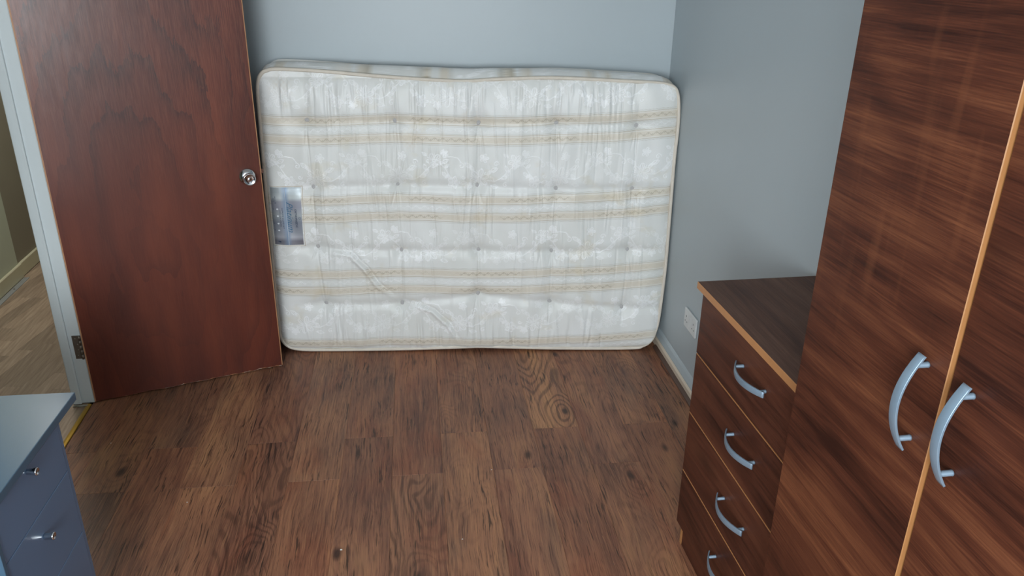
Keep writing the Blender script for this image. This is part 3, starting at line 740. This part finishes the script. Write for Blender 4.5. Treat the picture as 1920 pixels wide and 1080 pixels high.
for j in range(NB_+1):
    q = j/NB_
    b2 = amt*math.sin(math.pi*q)**.7*(1+.04*np.sin(arc*9+q*3)+.02*np.sin(arc*47))
    pt = ring+outn*b2[:, None]; pz = pt[:, 1]+blift*min(1, math.sin(min(1, q*2)*math.pi/2))
    pa = pt[:, 0]-np.clip(outn[:, 0], 0, 1)*.020*q
    rows.append(m1+pa[:, None]*md+pz[:, None]*me_-(q*TH)*nn-base_pt)
    sa, ta, da = weave(np.full(nr, q*TH+.02), arc-.43+1.053+.046)
    cols.append(np.stack([sa, ta, da], -1))
B = np.array(rows); 
B[..., 2] = np.maximum(B[..., 2], .002)
grid_mesh('side_border', B, np.array(cols), M['fabric'], mt, wrap=True)
# back panel: coarse
sel_x = np.linspace(0, NX-1, 90).astype(int); sel_y = np.linspace(0, NY-1, 64).astype(int)
gA, gZ = GA[np.ix_(sel_y, sel_x)], GZ[np.ix_(sel_y, sel_x)]; gZ2 = gZ+.030*np.clip((gZ-.9)/.37, 0, 1)**2; gA = gA-.020*np.clip((gA-1.4)/.38, 0, 1)
bk = m1+gA[..., None]*md+gZ2[..., None]*me_-(TH+.0)*nn-base_pt
grid_mesh('back_panel', bk[:, ::-1], np.zeros(bk.shape), M['fabric'], mt)
def tube(name, pts, r, mat, parent, n=8, closed=True):
    pts = np.array(pts); k_ = len(pts)
    tg = np.roll(pts, -1, 0)-np.roll(pts, 1, 0)
    if not closed: tg[0] = pts[1]-pts[0]; tg[-1] = pts[-1]-pts[-2]
    tg /= np.linalg.norm(tg, axis=1)[:, None]
    e1 = np.cross(tg, nn); e1 /= np.linalg.norm(e1, axis=1)[:, None]; e2 = np.cross(tg, e1)
    an = np.linspace(0, 2*np.pi, n, endpoint=False)
    g = pts[:, None]+r*(np.cos(an)[None, :, None]*e1[:, None]+np.sin(an)[None, :, None]*e2[:, None])
    if closed: g = np.vstack([g, g[:1]])
    return grid_mesh(name, g, None, mat, parent, wrap=True)
fp = m1+(ring[:, 0]+outn[:, 0]*.002)[:, None]*md+(ring[:, 1]+outn[:, 1]*.002)[:, None]*me_+.003*nn-base_pt
tube('piping', fp, .0080, M['piping'], mt)
bp = m1+(ring[:, 0]+outn[:, 0]*.002-np.clip(outn[:, 0], 0, 1)*.020)[:, None]*md+(ring[:, 1]+lift+outn[:, 1]*.002)[:, None]*me_-(TH-.002)*nn-base_pt
tube('piping', bp, .0058, M['piping'], mt)
# tufts
for i, (a, z) in enumerate(TUFT):
    p = surf([a], [z], 0.004)[0]-base_pt
    bm = bmesh.new(); wd = 1.0 if i % 3 else 1.3
    Q = Matrix(((md[0], me_[0], nn[0]), (md[1], me_[1], nn[1]), (md[2], me_[2], nn[2]))).to_4x4()
    rz = Matrix.Rotation(random.uniform(-.4, .4), 4, 'Z')
    lathe(bm, [(0, -.006), (.008, -.005), (.0122, -.001), (.0112, .0025), (.007, .0045), (.0015, .0035), (0, .0025)], 14, Q @ rz @ Matrix.Diagonal((wd*.74, 1.0 if wd == 1 else .7, 1, 1)))
    for v in bm.verts: v.co += Vector(nn)*random.uniform(-.0007, .0007)
    from_bm('tuft', bm, M['tuft'], mt, p)
# cloth label near the left edge, following the panel
b = NB('silver_printed_label'); at = b.n('ShaderNodeAttribute', attribute_name='weave'); scx = b.n('ShaderNodeSeparateColor'); b.put(scx.inputs[0], at.outputs['Color'])
c = b.ramp(scx.outputs[0], [(0.0, lin(138, 138, 146)), (.07, lin(126, 126, 136)), (.14, lin(178, 180, 188)), (.22, lin(156, 160, 170)), (.40, lin(134, 140, 152)), (.52, lin(164, 170, 174)), (.66, lin(146, 148, 160)), (.76, lin(150, 152, 162)), (.82, lin(196, 203, 204)), (.92, lin(172, 180, 184))])
c = b.mix(b.math('MULTIPLY', b.rng(scx.outputs[1], .32, .48), b.rng(scx.outputs[1], .62, .50), clamp=True), c, (*lin(128, 148, 172), 1))
M['label'] = b.fin(c, 0.4, 0.25)
la = np.linspace(0, 1, 60); lz = np.linspace(0, 1, 90)
def lab(u, v):       # u right 0..1, v up 0..1 -> plane coords
    aL = -.022+(.000-(-.000))*v; aR = .108+.006*v
    return aL+(aR-aL)*u, .532+.265*v
U, V = np.meshgrid(la, lz); LA, LZ = lab(U, V)
def lift_lab(a, z, e=0.0):
    p = surf(a, z)-base_pt
    return p+nn*(.0014+e)
LP = (m1+LA[..., None]*md+LZ[..., None]*me_+(disp(LA.copy(), LZ.copy())+.0014)[..., None]*nn)-base_pt
lbo = grid_mesh('cloth_label', LP, np.stack([V, U, U*0], -1), M['label'], mt)
lbo['label'] = 'silver grey printed cloth label with sideways lettering'
lb_b = []
for u, v in [(q, 0) for q in np.linspace(-.05, 1.05, 30)]+[(1.05, q) for q in np.linspace(0, 1, 40)]+[(q, 1) for q in np.linspace(1.05, -.05, 30)]+[(-.05, q) for q in np.linspace(1, 0, 40)]:
    a, z = lab(u, -.018 if v == 0 else (1.018 if v == 1 else v)); lb_b.append((a, z))
lb_b = np.array(lb_b)
tube('label_stitching', lift_lab(lb_b[:, 0], lb_b[:, 1], -.0008), .0014, M['piping'], mt, 6)
cr = [(lab(.47+.04*(1-q), q)) for q in np.linspace(0, 1, 50)]; cr = np.array(cr)
tube('crease', lift_lab(cr[:, 0], cr[:, 1], 0), .0007, M['chip'], lbo, 6, closed=False)
M['ink'] = plain('blue_black_ink', lin(50, 66, 92), .5); M['inkb'] = plain('blue_ink', lin(50, 104, 138), .45); M['inkw'] = plain('white_ink', lin(225, 230, 235), .5)
def text_on_label(txt, size, u, v, mat, shear=0.0, bold=0.0):
    cu = bpy.data.curves.new('t', 'FONT'); cu.body = txt; cu.size = size; cu.shear = shear; cu.align_x = 'CENTER'; cu.align_y = 'CENTER'; cu.offset = bold; cu.resolution_u = 3
    to = bpy.data.objects.new('t', cu); COL.objects.link(to); dg = bpy.context.evaluated_depsgraph_get()
    me = bpy.data.meshes.new_from_object(to.evaluated_get(dg)); bpy.data.objects.remove(to)
    a0, z0 = lab(u, v); co_ = np.array([v_.co[:] for v_ in me.vertices])
    a = a0+co_[:, 1]; z = z0-co_[:, 0]                    # text reads downwards, tops to the right
    p = lift_lab(a, z, .0008)
    me.vertices.foreach_set('co', p.reshape(-1).astype(np.float32)); me.materials.clear(); me.materials.append(mat); me.update()
    return link('lettering', me, lbo)
text_on_label('Platinum', .040, .60, .50, M['inkb'], .5, -.0002)
text_on_label('ORTHOPAEDIC', .0125, .80, .47, M['ink'], 0, .0002)
text_on_label('D', .014, .92, .47, M['ink'])
text_on_label('SUPREME COMFORT', .0105, .36, .47, M['ink'])
text_on_label('OPEN COIL SPRUNG', .0085, .28, .47, M['ink'])
text_on_label('MEDIUM', .009, .14, .79, M['ink']); text_on_label('FIRM', .009, .08, .79, M['ink'])
text_on_label('F', .017, .18, .055, M['ink'], 0, .0008)
for v in (.63, .51, .38, .26):
    a0, z0 = lab(.20, v); an = np.linspace(0, 2*np.pi, 14, endpoint=False)
    pp = lift_lab(np.r_[a0, a0+.0048*np.cos(an)], np.r_[z0, z0+.0036*np.sin(an)], .0009)
    bm = bmesh.new(); vs = [bm.verts.new(q) for q in pp]
    for i in range(14): bm.faces.new((vs[0], vs[1+i], vs[1+(i+1) % 14]))
    from_bm('icon', bm, M['inkw'], lbo)
    text_on_label('o', .010, .07, v, M['ink'])

# ------------------------------------------------------------------ bow handle
def bow_handle(parent, center, mode, length=.163, post=.064, out=.040, wid=.0175):
    """mode 'V': long axis vertical, 'H': long axis along Y; outward is -X"""
    bm = bmesh.new(); N = 28; R = []
    def mp(l, o_, w_):
        return Vector((-o_, w_, l)) if mode == 'V' else Vector((-o_, l, w_))
    for i in range(N+1):
        q = -1+2*i/N; l = q*length/2; o_ = .013+(out-.013)*(1-q*q); hw = wid/2*(1-.10*abs(q)**3)
        tl = Vector((length/2, -2*q*(out-.013))).normalized(); nl = Vector((-tl.y, tl.x)) # (l, o)
        th_ = .0030
        ring = []
        for w_, d in ((-hw, -.5), (-hw, .5), (-hw*.9, .62), (0, .68), (hw*.9, .62), (hw, .5), (hw, -.5)):
            ring.append(bm.verts.new(mp(l+nl.x*d*th_, o_+nl.y*d*th_, w_)))
        R.append(ring)
    for a, b_ in zip(R, R[1:]):
        for j in range(7): bm.faces.new((a[j], a[(j+1) % 7], b_[(j+1) % 7], b_[j])).smooth = (j in (1, 2, 3, 4))
    bm.faces.new(R[0]); bm.faces.new(list(reversed(R[-1])))
    bmesh.ops.recalc_face_normals(bm, faces=bm.faces)
    h = from_bm('handle', bm, M['handle'], parent, center)
    h['label'] = 'curved satin metal bow handle'
    for sgn in (-1, 1):
        q = post/(length/2); oo = .013+(out-.013)*(1-q*q)-.001
        T = Matrix.Translation(mp(sgn*post, 0, 0)) @ Matrix.Rotation(math.radians(-90), 4, 'Y')
        lathe(bm2 := bmesh.new(), [(0, .0003), (.0052, .0003), (.0046, .002), (.0046, oo-.002), (.0036, oo), (0, oo)], 16, T)
        for v in bm2.verts: pass
        me = bpy.data.meshes.new('tmp'); bm2.to_mesh(me); bm2.free()
        b3 = bmesh.new(); b3.from_mesh(h.data); b3.from_mesh(me); b3.to_mesh(h.data); b3.free(); bpy.data.meshes.remove(me)
    return h

# ------------------------------------------------------------------ chest of drawers
XC, YC0, YC1 = .877, 1.287, 1.988
XB = 1.195
ch = empty('chest_of_drawers', (XC, (YC0+YC1)/2, 0), label='walnut effect four drawer chest with tan edged top beside the wardrobe', cat='chest of drawers')
C0 = Vector((XC, (YC0+YC1)/2, 0))
def cb(name, lo, hi, mat, **kw): return box(name, Vector(lo)-C0, Vector(hi)-C0, mat, ch, **kw)
top_ = cb('top', (.8635, YC0-.006, .9055), (1.2310, 2.006, .9265), M['walnutT'], edge=M['tan'], face_axis=2, bevel=.0012)
for v in top_.data.vertices:      # back edge scribed to the wall, which is not square to the chest
    if v.co.x > 0 and v.co.y < 0: v.co.x -= .026
cb('side_panel', (.8952, YC1-.017, .0), (XB-.004, YC1-.001, .905), M['walnutD'], edge=M['tan'], face_axis=1, bevel=.0006)
cb('side_panel', (.8952, YC0+.001, .0), (XB-.004, YC0+.017, .905), M['walnutD'], edge=M['tan'], face_axis=1, bevel=.0006)
cb('plinth', (.8965, YC0+.0175, .0), (.9125, YC1-.0175, .088), M['walnutD'], bevel=.0006)
cb('back_panel', (XB-.008, YC0+.0175, .02), (XB-.005, YC1-.0175, .90), M['walnutD'], bevel=0)
zs = [.0895, .2925, .5035, .7060, .9045]
for i in range(4):
    d = cb('drawer', (XC, YC0, zs[i]+.0012), (.8945, YC1, zs[i+1]-.0022), M['walnutD'], edge=M['tan'], face_axis=0, bevel=.0008)
    cz = (zs[i]+zs[i+1])/2
    bow_handle(d, Vector((-.0088, 1.624-(YC0+YC1)/2, (.204, .408, .617, .823)[i]-cz)), 'H')

# ------------------------------------------------------------------ wardrobe
XW, YW1, YM, YW0 = .780, 1.2755, .8955, .512
W0 = Vector((XW+.018, (YW0+YW1)/2, 0)); XWB = 1.165
wd = empty('wardrobe', W0, label='tall walnut effect two door wardrobe with bow handles', cat='wardrobe')
def wb(name, lo, hi, mat, **kw): return box(name, Vector(lo)-W0, Vector(hi)-W0, mat, wd, **kw)
wb('side_panel', (XW+.0305, YW1-.018, 0), (XWB, YW1-.002, 1.86), M['walnutY'], edge=M['tan'], face_axis=1, bevel=.0006)
wb('side_panel', (XW+.0305, YW0+.002, 0), (XWB, YW0+.018, 1.86), M['walnutY'], edge=M['tan'], face_axis=1, bevel=.0006)
wb('top_panel', (XW+.0305, YW0+.0185, 1.843), (XWB, YW1-.0185, 1.86), M['walnutY'], edge=M['tan'], face_axis=2, bevel=.0006)
wb('plinth', (XW+.034, YW0+.0185, 0), (XW+.050, YW1-.0185, .068), M['walnutY'], bevel=.0006)
wb('back_panel', (XWB-.004, YW0+.0185, .02), (XWB-.001, YW1-.0185, 1.842), M['walnutY'], bevel=0)
d1 = wb('door', (XW, YM, .07), (XW+.018, YW1, 1.858), M['walnutY'], edge=M['tandoor'], face_axis=0, bevel=.0012)
bow_handle(d1, Vector((-.0092, .938-(YM+YW1)/2, 1.175-(.07+1.858)/2)), 'V')
d2 = wb('door', (XW+.0054, YW0, .07), (XW+.0234, YM-.0035, 1.858), M['walnutY'], edge=M['tandoor'], face_axis=0, bevel=.0012)
bow_handle(d2, Vector((-.0092, .846-(YW0+YM-.0035)/2, 1.175-(.07+1.858)/2)), 'V')

# ------------------------------------------------------------------ grey chest by the doorway
ZT = .72; dth = math.atan2(-.0325, 1)
D0 = Vector((-.831, 1.955, 0))                      # far front corner of the top
gd = empty('bedside_chest', (D0.x, D0.y, 0), dth, label='blue grey gloss chest of drawers with small chrome knobs by the doorway', cat='chest of drawers')
# local frame: +x out of the front, -y towards the camera
LD = .405; WD_ = .46
box('top', (-LD-.015, -WD_, ZT-.022), (0, 0, ZT), M['dtop'], gd, bevel=.0015, seg=2)
XF = -.018
box('side_panel', (-LD-.005, -.092, 0), (XF-.001, -.078, ZT-.0225), M['dfront'], gd, bevel=.001)
box('side_panel', (-LD-.005, -WD_+.004, 0), (XF+.003, -WD_+.018, ZT-.0225), M['dtop'], gd, bevel=.001)
box('back_panel', (-LD-.004, -WD_+.0185, .01), (-LD+.0, -.0925, ZT-.023), M['dfront'], gd, bevel=0)
box('plinth', (XF-.03, -WD_+.0185, 0), (XF-.018, -.0925, .05), M['dfront'], gd, bevel=.001)
dz = [.052, .148, .347, .543, ZT-.024]
for i in range(4):
    y0_, y1_ = -WD_+.0195, -.0925
    d = box('drawer', (XF-.0165, y0_, dz[i]+.0012), (XF, y1_, dz[i+1]-.0012), M['dfront'], gd, bevel=.0012, seg=2)
    cz = (dz[i]+dz[i+1])/2; kz = {3: .668, 2: .481, 1: .285, 0: .11}[i]
    bm = bmesh.new(); T = Matrix.Rotation(math.radians(90), 4, 'Y')
    lathe(bm, [(0, .0003), (.0070, .0003), (.0072, .003), (.0082, .012), (.0098, .0205), (.0098, .0222), (.0088, .0236), (.0074, .0240), (.0066, .0228), (0, .0222)], 28, T)
    from_bm('knob', bm, M['chrome'], d, (.0083, -.272-(y0_+y1_)/2, kz-cz))

# ------------------------------------------------------------------ socket on the right wall
sy0, sy1, sz0, sz1 = 2.889, 3.035, .275, .361
sx = xr(2.96)
sk = empty('wall_socket', (sx, (sy0+sy1)/2, (sz0+sz1)/2), -math.atan(K), label='white double power socket low on the right grey wall', cat='socket')
box('faceplate', (-.010, -.073, -.043), (-.0006, .073, .043), M['plastic'], sk, bevel=.003, seg=2)
for s_ in (-1, 1):
    rk = box('rocker_switch', (-.0125, s_*.016-.006, .008), (-.0101, s_*.016+.006, .026), M['plastic'], sk, bevel=.001)
    for (yy_, zz_, a, b_) in ((.0, .014, .002, .004), (-.011, -.010, .0032, .002), (.011, -.010, .0032, .002)):
        box('pin_hole', (-.0104, s_*.044+yy_-a, zz_-b_-.004), (-.0100, s_*.044+yy_+a, zz_+b_-.004), M['black'], sk, bevel=0)

# ------------------------------------------------------------------ bits on the floor
def flake(name, x, y, r, mat, label, cat, group=None, h=.0012, n=7):
    bm = bmesh.new(); q = random.Random(int(x*1000)+5)
    lo = [bm.verts.new((r*q.uniform(.6, 1.1)*math.cos(2*math.pi*i/n), .6*r*q.uniform(.6, 1.1)*math.sin(2*math.pi*i/n), 0.0002)) for i in range(n)]
    hi = [bm.verts.new((v.co.x*.85, v.co.y*.85, h*q.uniform(.7, 1.5))) for v in lo]
    for i in range(n): bm.faces.new((lo[i], lo[(i+1) % n], hi[(i+1) % n], hi[i]))
    bm.faces.new(hi); bm.faces.new(list(reversed(lo)))
    o = from_bm(name, bm, mat, None, (x, y, 0)); tag(o, label, cat, group)
    return o
def pix(u, v):
    c = Vector(((u-960), (v-540), F)); d = Vector([sum(RW[i][j]*c[j] for j in range(3)) for i in range(3)])
    t_ = H/-d.z; return d.x*t_, d.y*t_
x, y = pix(640, 1031); flake('paint_chip', x, y, .0055, M['chip'], 'white paint chip on the floor, largest of the bright specks, front of frame', 'paint chip')
for (u, v), lab_ in (((208, 831), 'tiny white speck on the floor near the brass threshold strip'), ((351, 942), 'tiny white speck on the floor right of the blue grey chest'), ((867, 1011), 'tiny white speck on the plank right of the largest paint chip'), ((922, 881), 'tiny white speck on a plank joint in the middle of the floor')):
    x, y = pix(u, v); flake('paint_chip', x, y, .0028, M['chip'], lab_, 'paint chip')
# lifted curl of flooring at the foot of the door frame
bm = bmesh.new(); R = []
for i in range(15):
    q = i/14; x = -1.352+.066*q; y = 3.132-.004*math.sin(q*3.1)-.004*q; z = .0015+.006*math.sin(q*math.pi)*(.5+.5*q)
    R.append([bm.verts.new((x, y-.005+.003*math.sin(q*9), z)), bm.verts.new((x, y+.004, z+.001)), bm.verts.new((x, y+.004, z+.0022)), bm.verts.new((x, y-.005+.003*math.sin(q*9), z+.0012))])
for a, b_ in zip(R, R[1:]):
    for j in range(4): bm.faces.new((a[j], a[(j+1) % 4], b_[(j+1) % 4], b_[j]))
bm.faces.new(R[0]); bm.faces.new(list(reversed(R[-1]))); bmesh.ops.recalc_face_normals(bm, faces=bm.faces)
tag(from_bm('flooring_scrap', bm, M['debris']), 'curled grey scrap of flooring at the foot of the white door frame', 'scrap')
